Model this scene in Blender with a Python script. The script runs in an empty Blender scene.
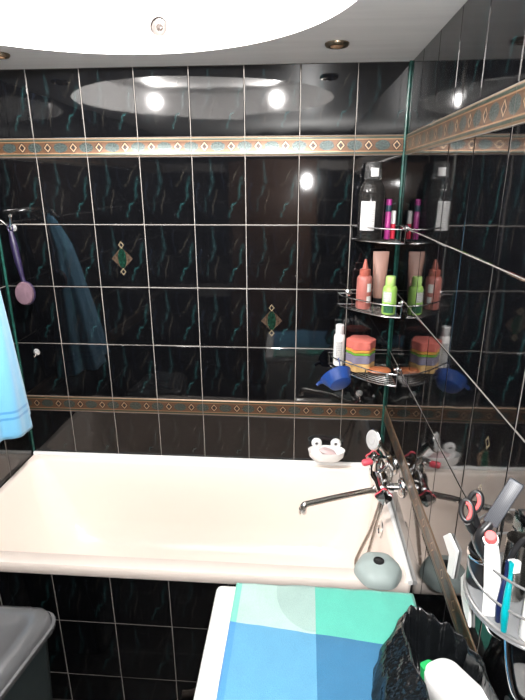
import bpy, bmesh, math, random
from mathutils import Vector, Matrix, noise
random.seed(7)
C = bpy.context.scene.collection
R = math.radians
PI = math.pi
TAU = 2 * PI

# ------------------------------------------------------------------ camera, light, exposure
CAM = Vector((-0.3722, -2.0044, 1.8167))
_y, _p, _r = R(4.318), R(-18.314), R(-0.2075)
_rt = Vector((math.cos(_y), math.sin(_y), 0))
_fl = Vector((-math.sin(_y), math.cos(_y), 0))
_fw = _fl * math.cos(_p) + Vector((0, 0, math.sin(_p)))
_up = _fl * -math.sin(_p) + Vector((0, 0, math.cos(_p)))
_r2 = _rt * math.cos(_r) + _up * math.sin(_r)
_u2 = _up * math.cos(_r) - _rt * math.sin(_r)
cam = bpy.data.cameras.new('camera')
cam.sensor_fit = 'HORIZONTAL'
cam.sensor_width = 36
cam.lens = 36 * 503.85 / 525
cam.clip_start = 0.02
co = bpy.data.objects.new('camera', cam)
C.objects.link(co)
m = Matrix((_r2, _u2, -_fw)).transposed().to_4x4()
m.translation = CAM
co.matrix_world = m
sc = bpy.context.scene
sc.camera = co
w = bpy.data.worlds.new('world')
sc.world = w
w.use_nodes = True
w.node_tree.nodes['Background'].inputs[0].default_value = (0.9, 0.92, 1, 1)
w.node_tree.nodes['Background'].inputs[1].default_value = 0.02
sc.view_settings.view_transform = 'Standard'
sc.view_settings.look = 'None'
sc.view_settings.gamma = 1
sc.view_settings.exposure = 0.0
FLASH_W, SPOT_W = 80, 150


def light(name, kind, loc, energy, color=(1, 1, 1), radius=0.01, target=None, angle=None):
    l = bpy.data.lights.new(name, kind)
    l.energy = energy
    l.color = color
    l.shadow_soft_size = radius
    if angle:
        l.spot_size = angle
        l.spot_blend = 0.6
    o = bpy.data.objects.new(name, l)
    C.objects.link(o)
    o.location = loc
    if target is not None:
        o.rotation_euler = (Vector(target) - Vector(loc)).to_track_quat('-Z', 'Y').to_euler()
    return o


light('phone_flash', 'POINT', CAM + Vector((0.02, 0.0, 0.006)), FLASH_W, (1, 0.985, 0.97), 0.012)
RC, RR, CEIL, RTOP = Vector((-0.871, -0.82, 0)), 0.645, 2.217, 2.364
SPOTS = [R(87 + 72 * k) for k in range(5)]
for k, a in enumerate(SPOTS):
    d = Vector((math.cos(a), math.sin(a), 0))
    p = RC + d * (RR - 0.03) + Vector((0, 0, 2.288))
    if k in (2, 3, 4):
        light('recess_spot', 'SPOT', p, SPOT_W, (1, 0.96, 0.93), 0.02, p - d - Vector((0, 0, 0.02)), R(120))

# ------------------------------------------------------------------ helpers
ORG = {}


def thing(name, label, cat, loc=(0, 0, 0), group=None):
    o = bpy.data.objects.new(name, None)
    o.empty_display_size = 0.05
    C.objects.link(o)
    o.location = loc
    ORG[o.name] = Vector(loc)
    return tag(o, label, cat, group)


def tag(o, label, cat, group=None):
    o['label'] = label
    o['category'] = cat
    if group:
        o['group'] = group
    return o


def obj(name, bm, mats, parent=None, origin=None, smooth=40, label=None):
    """link one mesh; bm holds world coordinates"""
    og = ORG[parent.name] if parent else Vector(origin or (0, 0, 0))
    bmesh.ops.translate(bm, verts=bm.verts, vec=-og)
    me = bpy.data.meshes.new(name)
    bm.to_mesh(me)
    bm.free()
    for mm in (mats if isinstance(mats, (list, tuple)) else [mats]):
        me.materials.append(mm)
    if smooth:
        me.shade_smooth()
        me.set_sharp_from_angle(angle=R(smooth))
    o = bpy.data.objects.new(name, me)
    C.objects.link(o)
    if parent:
        o.parent = parent
    else:
        o.location = og
    ORG[o.name] = og
    if label:
        o['label'] = label
    return o


def struct(name, bm, mats, smooth=None, parent=None):
    o = obj(name, bm, mats, parent, smooth=smooth)
    o['kind'] = 'structure'
    return o


def B():
    return bmesh.new()


def box(bm, c, s, bev=0.0, seg=2, M=None):
    r = bmesh.ops.create_cube(bm, size=1)
    vs = r['verts']
    for v in vs:
        v.co = Vector((v.co.x * s[0], v.co.y * s[1], v.co.z * s[2]))
    if bev:
        es = list({e for v in vs for e in v.link_edges})
        q = bmesh.ops.bevel(bm, geom=es + vs, offset=bev, segments=seg, affect='EDGES', profile=0.5)
        vs = list({v for v in q['verts']} | {v for v in vs if v.is_valid})
    T = Matrix.Translation(Vector(c)) @ (M.to_4x4() if M else Matrix())
    bmesh.ops.transform(bm, matrix=T, verts=vs)
    return bm


def frame(p, d, up=Vector((0, 0, 1))):
    """matrix at p with local z along d"""
    d = Vector(d).normalized()
    q = d.to_track_quat('Z', 'Y')
    T = q.to_matrix().to_4x4()
    T.translation = Vector(p)
    return T


def lathe(bm, prof, M=None, n=24, sx=1.0, sy=1.0, lobes=0, amp=0.0, caps=True):
    """profile [(r, z)]; M places it"""
    M = M or Matrix()
    rings = []
    for (r, z) in prof:
        ring = []
        for i in range(n):
            a = TAU * i / n
            rr = r * (1 + amp * math.cos(lobes * a)) if lobes else r
            ring.append(bm.verts.new(M @ Vector((rr * sx * math.cos(a), rr * sy * math.sin(a), z))))
        rings.append(ring)
    for A, D in zip(rings, rings[1:]):
        for i in range(n):
            j = (i + 1) % n
            bm.faces.new((A[i], A[j], D[j], D[i]))
    if caps:
        bm.faces.new(list(reversed(rings[0])))
        bm.faces.new(rings[-1])
    return bm


def at(x, y, z):
    return Matrix.Translation((x, y, z))


def smooth_path(pts, k=8, cyc=False):
    P = [Vector(p) for p in pts]
    n = len(P)
    out = []
    for i in range(n if cyc else n - 1):
        p1, p2 = P[i], P[(i + 1) % n]
        p0 = P[i - 1] if (cyc or i > 0) else p1 * 2 - p2
        p3 = P[(i + 2) % n] if (cyc or i + 2 < n) else p2 * 2 - p1
        for s in range(k):
            t = s / k
            out.append(0.5 * ((2 * p1) + (p2 - p0) * t + (2 * p0 - 5 * p1 + 4 * p2 - p3) * t * t + (3 * p1 - p0 - 3 * p2 + p3) * t ** 3))
    if not cyc:
        out.append(P[-1])
    return out


def tube(bm, pts, r, n=8, cyc=False, k=0, rib=0.0):
    P = smooth_path(pts, k, cyc) if k else [Vector(p) for p in pts]
    N = len(P)
    rs = r if isinstance(r, (list, tuple)) else None
    t0 = (P[1] - P[0]).normalized()
    u = t0.orthogonal().normalized()
    rings = []
    for i in range(N):
        a = P[i - 1] if (i > 0 or cyc) else P[i]
        b = P[(i + 1) % N] if (i < N - 1 or cyc) else P[i]
        t = (b - a).normalized()
        u = (u - t * u.dot(t)).normalized()
        v = t.cross(u)
        if rs:
            f = i / (N - 1) * (len(rs) - 1)
            j = min(int(f), len(rs) - 2)
            rr = rs[j] + (rs[j + 1] - rs[j]) * (f - j)
        else:
            rr = r
        rr *= 1 + rib * (1 if i % 2 else -1)
        rings.append([bm.verts.new(P[i] + (u * math.cos(TAU * q / n) + v * math.sin(TAU * q / n)) * rr) for q in range(n)])
    pairs = list(zip(rings, rings[1:])) + ([(rings[-1], rings[0])] if cyc else [])
    for A, D in pairs:
        off = 0
        if A is rings[-1]:
            off = min(range(n), key=lambda q: (A[0].co - D[q].co).length)
        for q in range(n):
            bm.faces.new((A[q], A[(q + 1) % n], D[(q + 1 + off) % n], D[(q + off) % n]))
    if not cyc:
        bm.faces.new(list(reversed(rings[0])))
        bm.faces.new(rings[-1])
    return bm


def loft(bm, rings, cap0=False, cap1=False):
    V = [[bm.verts.new(p) for p in r] for r in rings]
    n = len(V[0])
    for A, D in zip(V, V[1:]):
        for i in range(n):
            j = (i + 1) % n
            bm.faces.new((A[i], A[j], D[j], D[i]))
    if cap0:
        bm.faces.new(list(reversed(V[0])))
    if cap1:
        bm.faces.new(V[-1])
    return V


def plate(bm, pts, M, th):
    """flat outline (2d, counter-clockwise) given thickness th along local z"""
    n = len(pts)
    a = [bm.verts.new(M @ Vector((x, y, 0))) for x, y in pts]
    b = [bm.verts.new(M @ Vector((x, y, th))) for x, y in pts]
    bm.faces.new(list(reversed(a)))
    bm.faces.new(b)
    for i in range(n):
        j = (i + 1) % n
        bm.faces.new((a[i], a[j], b[j], b[i]))
    return bm


# ------------------------------------------------------------------ materials
class NT:
    def __init__(s, name):
        s.m = bpy.data.materials.new(name)
        s.m.use_nodes = True
        s.t = s.m.node_tree
        s.b = s.t.nodes['Principled BSDF']

    def n(s, typ, **kw):
        x = s.t.nodes.new(typ)
        for k, v in kw.items():
            setattr(x, k, v)
        return x

    def put(s, sock, v):
        if hasattr(v, 'is_linked') or isinstance(v, bpy.types.NodeSocket):
            s.t.links.new(v, sock)
        else:
            sock.default_value = v

    def math(s, op, a, b=0.0, c=0.0, clamp=False):
        x = s.n('ShaderNodeMath', operation=op, use_clamp=clamp)
        s.put(x.inputs[0], a)
        s.put(x.inputs[1], b)
        s.put(x.inputs[2], c)
        return x.outputs[0]

    def vm(s, op, a, b=(0, 0, 0), scale=None, val=False):
        x = s.n('ShaderNodeVectorMath', operation=op)
        s.put(x.inputs[0], a)
        s.put(x.inputs[1], b)
        if scale is not None:
            s.put(x.inputs[3], scale)
        return x.outputs[1 if val else 0]

    def mix(s, f, a, b):
        x = s.n('ShaderNodeMix', data_type='RGBA')
        s.put(x.inputs[0], f)
        s.put(x.inputs[6], a)
        s.put(x.inputs[7], b)
        return x.outputs[2]

    def noise(s, vec, scale, detail=2.0, rough=0.5):
        x = s.n('ShaderNodeTexNoise')
        s.put(x.inputs['Vector'], vec)
        x.inputs['Scale'].default_value = scale
        x.inputs['Detail'].default_value = detail
        x.inputs['Roughness'].default_value = rough
        return x

    def bump(s, h, strength, dist=0.002):
        x = s.n('ShaderNodeBump')
        x.inputs['Strength'].default_value = strength
        x.inputs['Distance'].default_value = dist
        s.put(x.inputs['Height'], h)
        s.t.links.new(x.outputs[0], s.b.inputs['Normal'])

    def set(s, **kw):
        for k, v in kw.items():
            s.put(s.b.inputs[k.replace('_', ' ')], v)


def c4(c):
    return (c[0], c[1], c[2], 1)


def mat(name, col, rough=0.4, metal=0.0, var=0.06, scale=30, trans=0.0, ior=1.45, bump=0.0, bscale=200, emit=None, alpha=None, coat=0.0, sss=0.0):
    s = NT(name)
    g = s.n('ShaderNodeTexCoord').outputs['Object']
    nz = s.noise(g, scale, 3)
    lo = tuple(max(0, x * (1 - var)) for x in col)
    hi = tuple(min(1, x * (1 + var)) for x in col)
    s.set(Base_Color=s.mix(nz.outputs[0], c4(lo), c4(hi)), Metallic=metal,
          Roughness=s.math('MULTIPLY_ADD', nz.outputs[0], rough * 0.3, rough * 0.85))
    s.b.inputs['IOR'].default_value = ior
    if trans:
        s.b.inputs['Transmission Weight'].default_value = trans
    if coat:
        s.b.inputs['Coat Weight'].default_value = coat
        s.b.inputs['Coat Roughness'].default_value = 0.08
    if bump:
        s.bump(s.noise(g, bscale, 3).outputs[0], bump)
    if emit:
        s.b.inputs['Emission Color'].default_value = c4(emit[0])
        s.b.inputs['Emission Strength'].default_value = emit[1]
    return s.m


def seg_d(s, uv, a, b):
    """distance from uv to segment a-b"""
    A = (a[0], a[1], 0)
    ba = (b[0] - a[0], b[1] - a[1], 0)
    L2 = ba[0] ** 2 + ba[1] ** 2
    pa = s.vm('SUBTRACT', uv, A)
    h = s.math('DIVIDE', s.vm('DOT_PRODUCT', pa, ba, val=True), L2, clamp=True)
    return s.vm('LENGTH', s.vm('SUBTRACT', pa, s.vm('SCALE', ba, scale=h)), val=True)


def tile_mat(name, decor=False):
    s = NT(name)
    uv0 = s.n('ShaderNodeUVMap').outputs[0]
    nz = s.noise(uv0, 5.5, 3, 0.6).outputs['Color']
    dist = s.vm('SCALE', s.vm('SUBTRACT', nz, (0.5, 0.5, 0.5)), scale=0.16)
    uv = s.vm('MULTIPLY', s.vm('ADD', uv0, dist), (1, 1.25, 0))
    V = [  # (polyline in u, v (v up), width, colour, strength)
        ([(.93, .70), (.88, .54), (.90, .46), (.74, .28), (.68, .14)], .045, (0.022, 0.085, 0.088), .8),
        ([(.34, .97), (.37, .72), (.34, .52), (.23, .38), (.20, .20)], .05, (0.022, 0.055, 0.06), .7),
        ([(.44, .50), (.40, .34), (.36, .18)], .036, (0.06, 0.055, 0.045), .6),
        ([(.88, .86), (.78, .70), (.70, .58)], .034, (0.06, 0.055, 0.042), .6),
        ([(.10, .60), (.05, .40), (.12, .22)], .03, (0.02, 0.03, 0.05), .5),
        ([(.58, .92), (.55, .72), (.60, .55)], .03, (0.02, 0.028, 0.045), .4)]
    mask = s.noise(uv0, 9, 3, .6).outputs[0]
    mk = s.math('MULTIPLY_ADD', mask, 2.6, -0.75, clamp=True)
    big = s.noise(uv0, 2.2, 2, .5).outputs[0]
    col = s.mix(big, (0.0012, 0.0012, 0.0016, 1), (0.0040, 0.0043, 0.005, 1))
    for pts, wd, cc, st in V:
        d = None
        for a, b in zip(pts, pts[1:]):
            e = seg_d(s, uv, (a[0], a[1] * 1.25), (b[0], b[1] * 1.25))
            d = e if d is None else s.math('MINIMUM', d, e)
        f = s.math('SUBTRACT', 1.0, s.math('DIVIDE', d, wd), clamp=True)
        f = s.math('POWER', f, 2.2)
        f = s.math('MULTIPLY', s.math('MULTIPLY', f, mk), st * 0.46)
        col = s.mix(f, col, c4(cc))
    if decor:
        sep = s.n('ShaderNodeSeparateXYZ')
        s.put(sep.inputs[0], uv0)
        du = s.math('SUBTRACT', sep.outputs[0], 0.5)
        dv = s.math('SUBTRACT', sep.outputs[1], 0.47)
        au, av = s.math('ABSOLUTE', du), s.math('ABSOLUTE', dv)
        fine = s.noise(uv0, 26, 3, .7).outputs[0]
        big = s.math('ADD', s.math('DIVIDE', au, .22), s.math('DIVIDE', av, .185))
        big = s.math('ADD', big, s.math('MULTIPLY_ADD', fine, .5, -.25))
        f = s.math('LESS_THAN', big, 1.0)
        tan = s.mix(s.math('MULTIPLY_ADD', fine, 3, -1, clamp=True), (0.012, 0.008, 0.006, 1), (0.07, 0.048, 0.034, 1))
        col = s.mix(f, col, tan)
        el = s.math('ADD', s.math('POWER', s.math('DIVIDE', au, .085), 2), s.math('POWER', s.math('DIVIDE', av, .16), 2))
        grn = s.mix(s.math('MULTIPLY_ADD', fine, 3, -1, clamp=True), (0.002, 0.006, 0.004, 1), (0.006, 0.028, 0.018, 1))
        col = s.mix(s.math('LESS_THAN', el, 1.0), col, grn)
        for y0 in (.215, -.215):
            a2 = s.math('ABSOLUTE', s.math('SUBTRACT', dv, y0))
            q = s.math('ADD', s.math('DIVIDE', au, .062), s.math('DIVIDE', a2, .062))
            ring = s.math('MULTIPLY', s.math('LESS_THAN', q, 1.0), s.math('GREATER_THAN', q, .55))
            col = s.mix(s.math('LESS_THAN', q, 1.0), col, (0.004, 0.004, 0.005, 1))
            col = s.mix(ring, col, (0.11, 0.09, 0.06, 1))
    s.set(Base_Color=col, Roughness=0.045)
    s.b.inputs['IOR'].default_value = 1.52
    g = s.n('ShaderNodeTexCoord').outputs['Object']
    s.bump(s.noise(g, 9, 1, .4).outputs[0], 0.10, 0.004)
    return s.m


def border_mat():
    """relief frieze: u in units of one motif period (0.101 m), v 0..1"""
    s = NT('frieze_glaze')
    uv = s.n('ShaderNodeUVMap').outputs[0]
    sep = s.n('ShaderNodeSeparateXYZ')
    s.put(sep.inputs[0], uv)
    u, v = sep.outputs[0], sep.outputs[1]
    fu = s.math('FRACT', u)
    av = s.math('ABSOLUTE', s.math('SUBTRACT', v, .5))
    fine = s.noise(uv, 14, 3, .7).outputs[0]
    col = s.mix(fine, (0.052, 0.024, 0.012, 1), (0.125, 0.062, 0.031, 1))
    # leaf scroll centred at u=.5
    au = s.math('ABSOLUTE', s.math('SUBTRACT', fu, .5))
    leaf = s.math('ADD', s.math('POWER', s.math('DIVIDE', au, .27), 2), s.math('POWER', s.math('DIVIDE', av, .25), 2))
    leaf = s.math('ADD', leaf, s.math('MULTIPLY_ADD', fine, 1.0, -.5))
    lc = s.mix(s.math('MULTIPLY_ADD', s.noise(uv, 22, 2).outputs[0], 4, -1.5, clamp=True), (0.006, 0.010, 0.011, 1), (0.06, 0.085, 0.08, 1))
    col = s.mix(s.math('LESS_THAN', leaf, 1.0), col, lc)
    # diamonds at u=0
    a0 = s.math('ABSOLUTE', s.math('SUBTRACT', s.math('FRACT', s.math('ADD', u, .5)), .5))
    q = s.math('ADD', s.math('DIVIDE', a0, .14), s.math('DIVIDE', av, .24))
    col = s.mix(s.math('LESS_THAN', q, 1.35), col, (0.03, 0.02, 0.015, 1))
    col = s.mix(s.math('LESS_THAN', q, 1.0), col, (0.34, 0.23, 0.14, 1))
    col = s.mix(s.math('LESS_THAN', q, .68), col, (0.02, 0.014, 0.012, 1))
    # edges: gold line, green band, gold line
    col = s.mix(s.math('GREATER_THAN', av, .285), col, (0.24, 0.14, 0.075, 1))
    col = s.mix(s.math('GREATER_THAN', av, .33), col, s.mix(fine, (0.012, 0.03, 0.024, 1), (0.05, 0.055, 0.04, 1)))
    col = s.mix(s.math('GREATER_THAN', av, .435), col, (0.20, 0.13, 0.08, 1))
    s.set(Base_Color=col, Roughness=0.36, Metallic=0.5)
    s.b.inputs['IOR'].default_value = 1.55
    s.b.inputs['Coat Weight'].default_value = 0.0
    s.b.inputs['Coat Roughness'].default_value = 0.06
    h = s.math('MULTIPLY_ADD', q, -.4, s.math('MULTIPLY', fine, .15))
    s.bump(h, 0.2, 0.002)
    return s.m


TILE, DECOR, FRIEZE = tile_mat('black_marbled_tile'), tile_mat('decorated_tile', True), border_mat()
GROUT = mat('white_grout', (0.21, 0.195, 0.18), 0.8, scale=60, var=.2)
CEILM = None
s_ = NT('grey_ceiling_panel')
g_ = s_.n('ShaderNodeTexCoord').outputs['Object']
mp_ = s_.n('ShaderNodeMapping')
mp_.inputs['Rotation'].default_value = (0, 0, R(-63))
mp_.inputs['Scale'].default_value = (2.0, 26, 1)
s_.put(mp_.inputs[0], g_)
f_ = s_.noise(mp_.outputs[0], 1.0, 4, .6).outputs[0]
s_.set(Base_Color=s_.mix(s_.math('MULTIPLY_ADD', f_, 2.2, -.6, clamp=True), (0.78, 0.78, 0.77, 1), (0.88, 0.88, 0.87, 1)), Roughness=0.42)
CEILM = s_.m
PLASTER = mat('white_recess_plaster', (0.9, 0.89, 0.88), 0.6)
ENAMEL = mat('cream_enamel', (0.93, 0.825, 0.75), 0.10, var=.015, scale=6, coat=.3)
WHITEP = mat('white_plastic', (0.86, 0.86, 0.85), 0.3, var=.03)
WHITEG = mat('white_machine_enamel', (0.88, 0.88, 0.87), 0.25, var=.02)
CHROME = mat('chrome', (0.78, 0.78, 0.78), 0.07, 1.0, var=.05)
STEEL = mat('brushed_steel', (0.52, 0.50, 0.47), 0.26, 1.0, var=.12)
WIRE = mat('chromed_wire', (0.36, 0.36, 0.36), 0.22, 1.0, var=.2)
BRASS = mat('dull_brass', (0.30, 0.24, 0.17), 0.35, 1.0)
DARK = mat('black_plastic', (0.012, 0.012, 0.013), 0.3)
GREENTRIM = mat('green_marble_trim', (0.012, 0.06, 0.048), 0.2, var=.9, scale=70)


# ------------------------------------------------------------------ room shell
def wall_surface(name, cols, rows, mp, full_v=None, decor=(), tilt=0.0065, pitch=0.202, smooth=None, phase=None):
    """cols / rows: [(a, b, full_a)], mp(u, v, d) -> world point. d > 0 towards the room"""
    bm = B()
    uvl = bm.loops.layers.uv.new('UVMap')
    g = 0.0013
    rnd = random.Random(name)
    for ci, (ua, ub, uo) in enumerate(cols):
        for ri, (va, vb, vo) in enumerate(rows):
            tu, tv = rnd.uniform(-tilt, tilt), rnd.uniform(-tilt, tilt)
            lim = [(ua + g, va + g), (ub - g, va + g), (ub - g, vb - g), (ua + g, vb - g)]
            cu, cv = (ua + ub) / 2, (va + vb) / 2
            b = 0.0022
            inn = [(ua + g + b, va + g + b), (ub - g - b, va + g + b), (ub - g - b, vb - g - b), (ua + g + b, vb - g - b)]
            lift = lambda u, v: (u - cu) * tu + (v - cv) * tv
            O = [bm.verts.new(mp(u, v, lift(u, v) - 0.0012)) for u, v in lim]
            I = [bm.verts.new(mp(u, v, lift(u, v))) for u, v in inn]
            fs = [(bm.faces.new(I), inn)]
            for i in range(4):
                j = (i + 1) % 4
                fs.append((bm.faces.new((O[i], O[j], I[j], I[i])), [lim[i], lim[j], inn[j], inn[i]]))
            for f, uvs in fs:
                f.material_index = 2 if (ci, ri) in decor else 1
                for lp, (u, v) in zip(f.loops, uvs):
                    lp[uvl].uv = ((u - uo) / pitch, (v - vo) / 0.25)
    u0, u1 = cols[0][0], cols[-1][1]
    v0, v1 = min(r[0] for r in rows), max(r[1] for r in rows)
    f = bm.faces.new([bm.verts.new(mp(*q, -0.0017)) for q in ((u0, v0), (u1, v0), (u1, v1), (u0, v1))])
    return struct(name, bm, [GROUT, TILE, DECOR])


def frieze(name, u0, u1, v0, v1, mp, joints, phase):
    bm = B()
    uvl = bm.loops.layers.uv.new('UVMap')
    cuts = [u0] + [j for j in joints if u0 + .01 < j < u1 - .01] + [u1]
    prof = [(0, -.001), (.03, .001), (.10, .0018), (.16, .0006), (.5, .0008), (.84, .0006), (.90, .0018), (.97, .001), (1, -.001)]
    for a, b in zip(cuts, cuts[1:]):
        a += .0011
        b -= .0011
        for (t0, d0), (t1, d1) in zip(prof, prof[1:]):
            q = [(a, t0, d0), (b, t0, d0), (b, t1, d1), (a, t1, d1)]
            f = bm.faces.new([bm.verts.new(mp(u, v0 + (v1 - v0) * t, d)) for u, t, d in q])
            for lp, (u, t, d) in zip(f.loops, q):
                lp[uvl].uv = ((u - phase) / .101, t)
    bmesh.ops.remove_doubles(bm, verts=bm.verts, dist=1e-5)
    return struct(name, bm, FRIEZE, smooth=50)


XL, YF = -1.598, -2.62
rows = [(-.03, .093, -.157), (.093, .343, .093), (.343, .593, .343), (.593, .843, .593), (.914, 1.162, .914), (1.162, 1.412, 1.162),
        (1.412, 1.663, 1.412), (1.663, 1.914, 1.663), (1.981, CEIL, 1.981)]
bx = [XL] + [-0.1823 - .202 * k for k in range(6, -1, -1)] + [0.0]
bcols = [(a, b, (b - .202 if i == 0 else a)) for i, (a, b) in enumerate(zip(bx, bx[1:]))]
mp_back = lambda u, v, d: Vector((u, -d, v))
wall_surface('wall_back', bcols, rows, mp_back, decor={(2, 6), (5, 5)})
ry = [0.0] + [.1866 + .202 * k for k in range(12)] + [-YF]
rcols = [(a, b, (b - .202 if i == 0 else a)) for i, (a, b) in enumerate(zip(ry, ry[1:]))]
mp_right = lambda u, v, d: Vector((-d, -u, v))
wall_surface('wall_right', rcols, rows, mp_right, decor={(5, 5)}, tilt=.003)
mp_left = lambda u, v, d: Vector((XL + d, u, v))
lcols = [(YF + max(0, i * .202), min(0, YF + (i + 1) * .202), YF + i * .202) for i in range(13)]
lcols = [(a, b if i < 12 else 0.0, o) for i, (a, b, o) in enumerate(lcols)]
wall_surface('wall_left', lcols, rows, mp_left)
mp_front = lambda u, v, d: Vector((-u, YF + d, v))
fx = [0.0] + [.2 * k for k in range(1, 8)] + [-XL]
wall_surface('wall_front', [(a, b, a) for a, b in zip(fx, fx[1:])], rows, mp_front)
j = 0
for nm, mpf, a, b, joints, ph in (('back', mp_back, XL, -0.0, bx, -.1823 + .05), ('right', mp_right, 0.0, -YF, ry, .1866 + .05), ('left', mp_left, YF, -0.0, [c[0] for c in lcols], .03)):
    for v0, v1 in ((.843, .914), (1.914, 1.981)):
        j += 1
        frieze('trim_%d' % j, a, b, v0, v1, mpf, joints, ph)
# grout backing behind friezes is part of the wall; green corner strips
for x, y in ((-.004, -.004), (XL + .004, -.004)):
    j += 1
    bm = B()
    sgn = 1 if x > -1 else -1
    tube(bm, [(x - sgn * .0, y, .62), (x, y, CEIL)], .0055, 8)
    struct('trim_%d' % j, bm, GREENTRIM, smooth=60)
# tiled apron of the bath
ax = [XL] + [-1.397 + .202 * k for k in range(7)] + [0.0]
ax = [q for q in ax if q <= 0]
wall_surface('wall_apron', [(a, b, (b - .202 if i == 0 else a)) for i, (a, b) in enumerate(zip(ax, ax[1:]))],
             [(-.03, .105, -.145), (.105, .356, .105), (.356, .577, .356)], lambda u, v, d: Vector((u, -.675 - d, v)))
# floor
s_ = NT('dark_floor_tile')
g_ = s_.n('ShaderNodeTexCoord').outputs['Object']
br = s_.n('ShaderNodeTexBrick', offset=0.0)
s_.put(br.inputs['Vector'], g_)
br.inputs['Scale'].default_value = 1
br.inputs['Brick Width'].default_value = .3
br.inputs['Row Height'].default_value = .3
br.inputs['Mortar Size'].default_value = .004
br.inputs['Color1'].default_value = (0.030, 0.026, 0.024, 1)
br.inputs['Color2'].default_value = (0.022, 0.02, 0.02, 1)
br.inputs['Mortar'].default_value = (0.08, 0.075, 0.07, 1)
s_.set(Base_Color=br.outputs[0], Roughness=.3)
bm = B()
box(bm, (XL / 2, YF / 2, -.05), (-XL + .1, -YF + .1, .04))
struct('floor', bm, s_.m)
# ceiling with round recess
bm = B()
N = 96
x0, x1, y0, y1 = XL - .02, .02, YF - .02, .02
angs = sorted([TAU * i / N for i in range(N)] + [math.atan2(yy - RC.y, xx - RC.x) % TAU for xx in (x0, x1) for yy in (y0, y1)])
inner, outer, top = [], [], []
for a in angs:
    c, s = math.cos(a), math.sin(a)
    t = min([(x1 - RC.x) / c if c > 1e-9 else 1e9, (x0 - RC.x) / c if c < -1e-9 else 1e9,
             (y1 - RC.y) / s if s > 1e-9 else 1e9, (y0 - RC.y) / s if s < -1e-9 else 1e9])
    inner.append(bm.verts.new((RC.x + RR * c, RC.y + RR * s, CEIL)))
    outer.append(bm.verts.new((RC.x + t * c, RC.y + t * s, CEIL)))
n = len(angs)
for i in range(n):
    k = (i + 1) % n
    bm.faces.new((inner[i], inner[k], outer[k], outer[i]))
ceil = struct('ceiling', bm, CEILM)
bm = B()
V = loft(bm, [[Vector((RC.x + r * math.cos(TAU * i / N), RC.y + r * math.sin(TAU * i / N), z)) for i in range(N)]
              for r, z in ((RR, CEIL), (RR, RTOP - .02), (RR - .006, RTOP - .006), (RR - .02, RTOP))], cap1=True)
struct('ceiling_recess', bm, PLASTER, smooth=40, parent=ceil)
# door in the wall behind the viewer
BROWN = mat('brown_door_wood', (0.10, 0.05, 0.028), 0.45, var=.3, scale=9)
bm = B()
box(bm, (-.62, YF + .03, .985), (.72, .045, 2.028), .004)
for z in (.55, 1.45):
    box(bm, (-.62, YF + .055, z), (.48, .012, .7), .005)
dr = struct('door_1', bm, BROWN, smooth=40)
bm = B()
tube(bm, [(-.34, YF + .05, 1.0), (-.34, YF + .11, 1.0), (-.44, YF + .11, 1.0)], .009, 10)
obj('door_handle', bm, CHROME, dr)


# ------------------------------------------------------------------ ceiling lamps
BULB = mat('lit_lamp_glass', (1, 1, 1), 0.3, emit=((1, .96, .92), 60))
DCHROME = mat('worn_chrome', (0.42, 0.39, 0.38), 0.12, 1.0)
GLASSD = mat('lamp_reflector', (0.22, 0.20, 0.19), 0.15, 1.0)
WHERE = ['round chrome spotlight in the white ceiling recess directly facing the viewer', 'chrome spotlight on the left side of the round ceiling recess, outside the frame',
         'lit recess spotlight seen as the left bright reflection in the top back tiles', 'lit recess spotlight seen as the right bright reflection in the top back tiles',
         'lit chrome spotlight on the right side of the ceiling recess, near the right wall']


def recess_lamp(k, a):
    d = Vector((math.cos(a), math.sin(a), 0))
    p = RC + d * RR + Vector((0, 0, 2.292))
    t = thing('downlight', WHERE[k], 'spotlight', p, 'spotlights of the round recess')
    M = frame(p, -d)
    obj('bezel', lathe(B(), [(.036, .0), (.036, .003), (.033, .007), (.027, .008), (.025, .004), (.024, -.002)], M, 32, caps=False), DCHROME, t)
    lit = k in (2, 3, 4)
    obj('reflector', lathe(B(), [(.0245, .003), (.018, .0015), (.009, .001), (.0005, .001)], M, 24, caps=False), BULB if lit else GLASSD, t)
    if not lit:
        obj('bulb', lathe(B(), [(.011, .001), (.0105, .0035), (.006, .006), (.0004, .0065)], M, 20, caps=False), mat('unlit_bulb_glass', (.06, .05, .045), .1), t)


for k, a in enumerate(SPOTS):
    if k != 1:
        recess_lamp(k, a)
for x, y, lb in ((-.275, -.258, 'dull brass recessed downlight in the grey ceiling near the tiled corner'), (-1.362, -.225, 'dull brass recessed downlight in the grey ceiling above the blue towel')):
    t = thing('downlight', lb, 'spotlight', (x, y, CEIL), 'brass ceiling downlights')
    M = frame((x, y, CEIL), (0, 0, -1))
    obj('bezel', lathe(B(), [(.037, 0), (.037, .004), (.033, .009), (.026, .010), (.024, .004)], M, 32, caps=False), BRASS, t)
    obj('bulb', lathe(B(), [(.0245, .003), (.02, .010), (.011, .014), (.0004, .015)], M, 24, caps=False), mat('dark_lamp_glass', (.20, .12, .07), .15), t)


# ------------------------------------------------------------------ bathtub
def rrect(xa, xb, ya, yb, r, z, n=16, sag=0):
    pts = []
    for cx, cy, a0 in ((xb - r, yb - r, 0), (xa + r, yb - r, 90), (xa + r, ya + r, 180), (xb - r, ya + r, 270)):
        for i in range(n + 1):
            a = R(a0 + 90 * i / n)
            pts.append(Vector((cx + r * math.cos(a), cy + r * math.sin(a), z)))
    return pts


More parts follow.
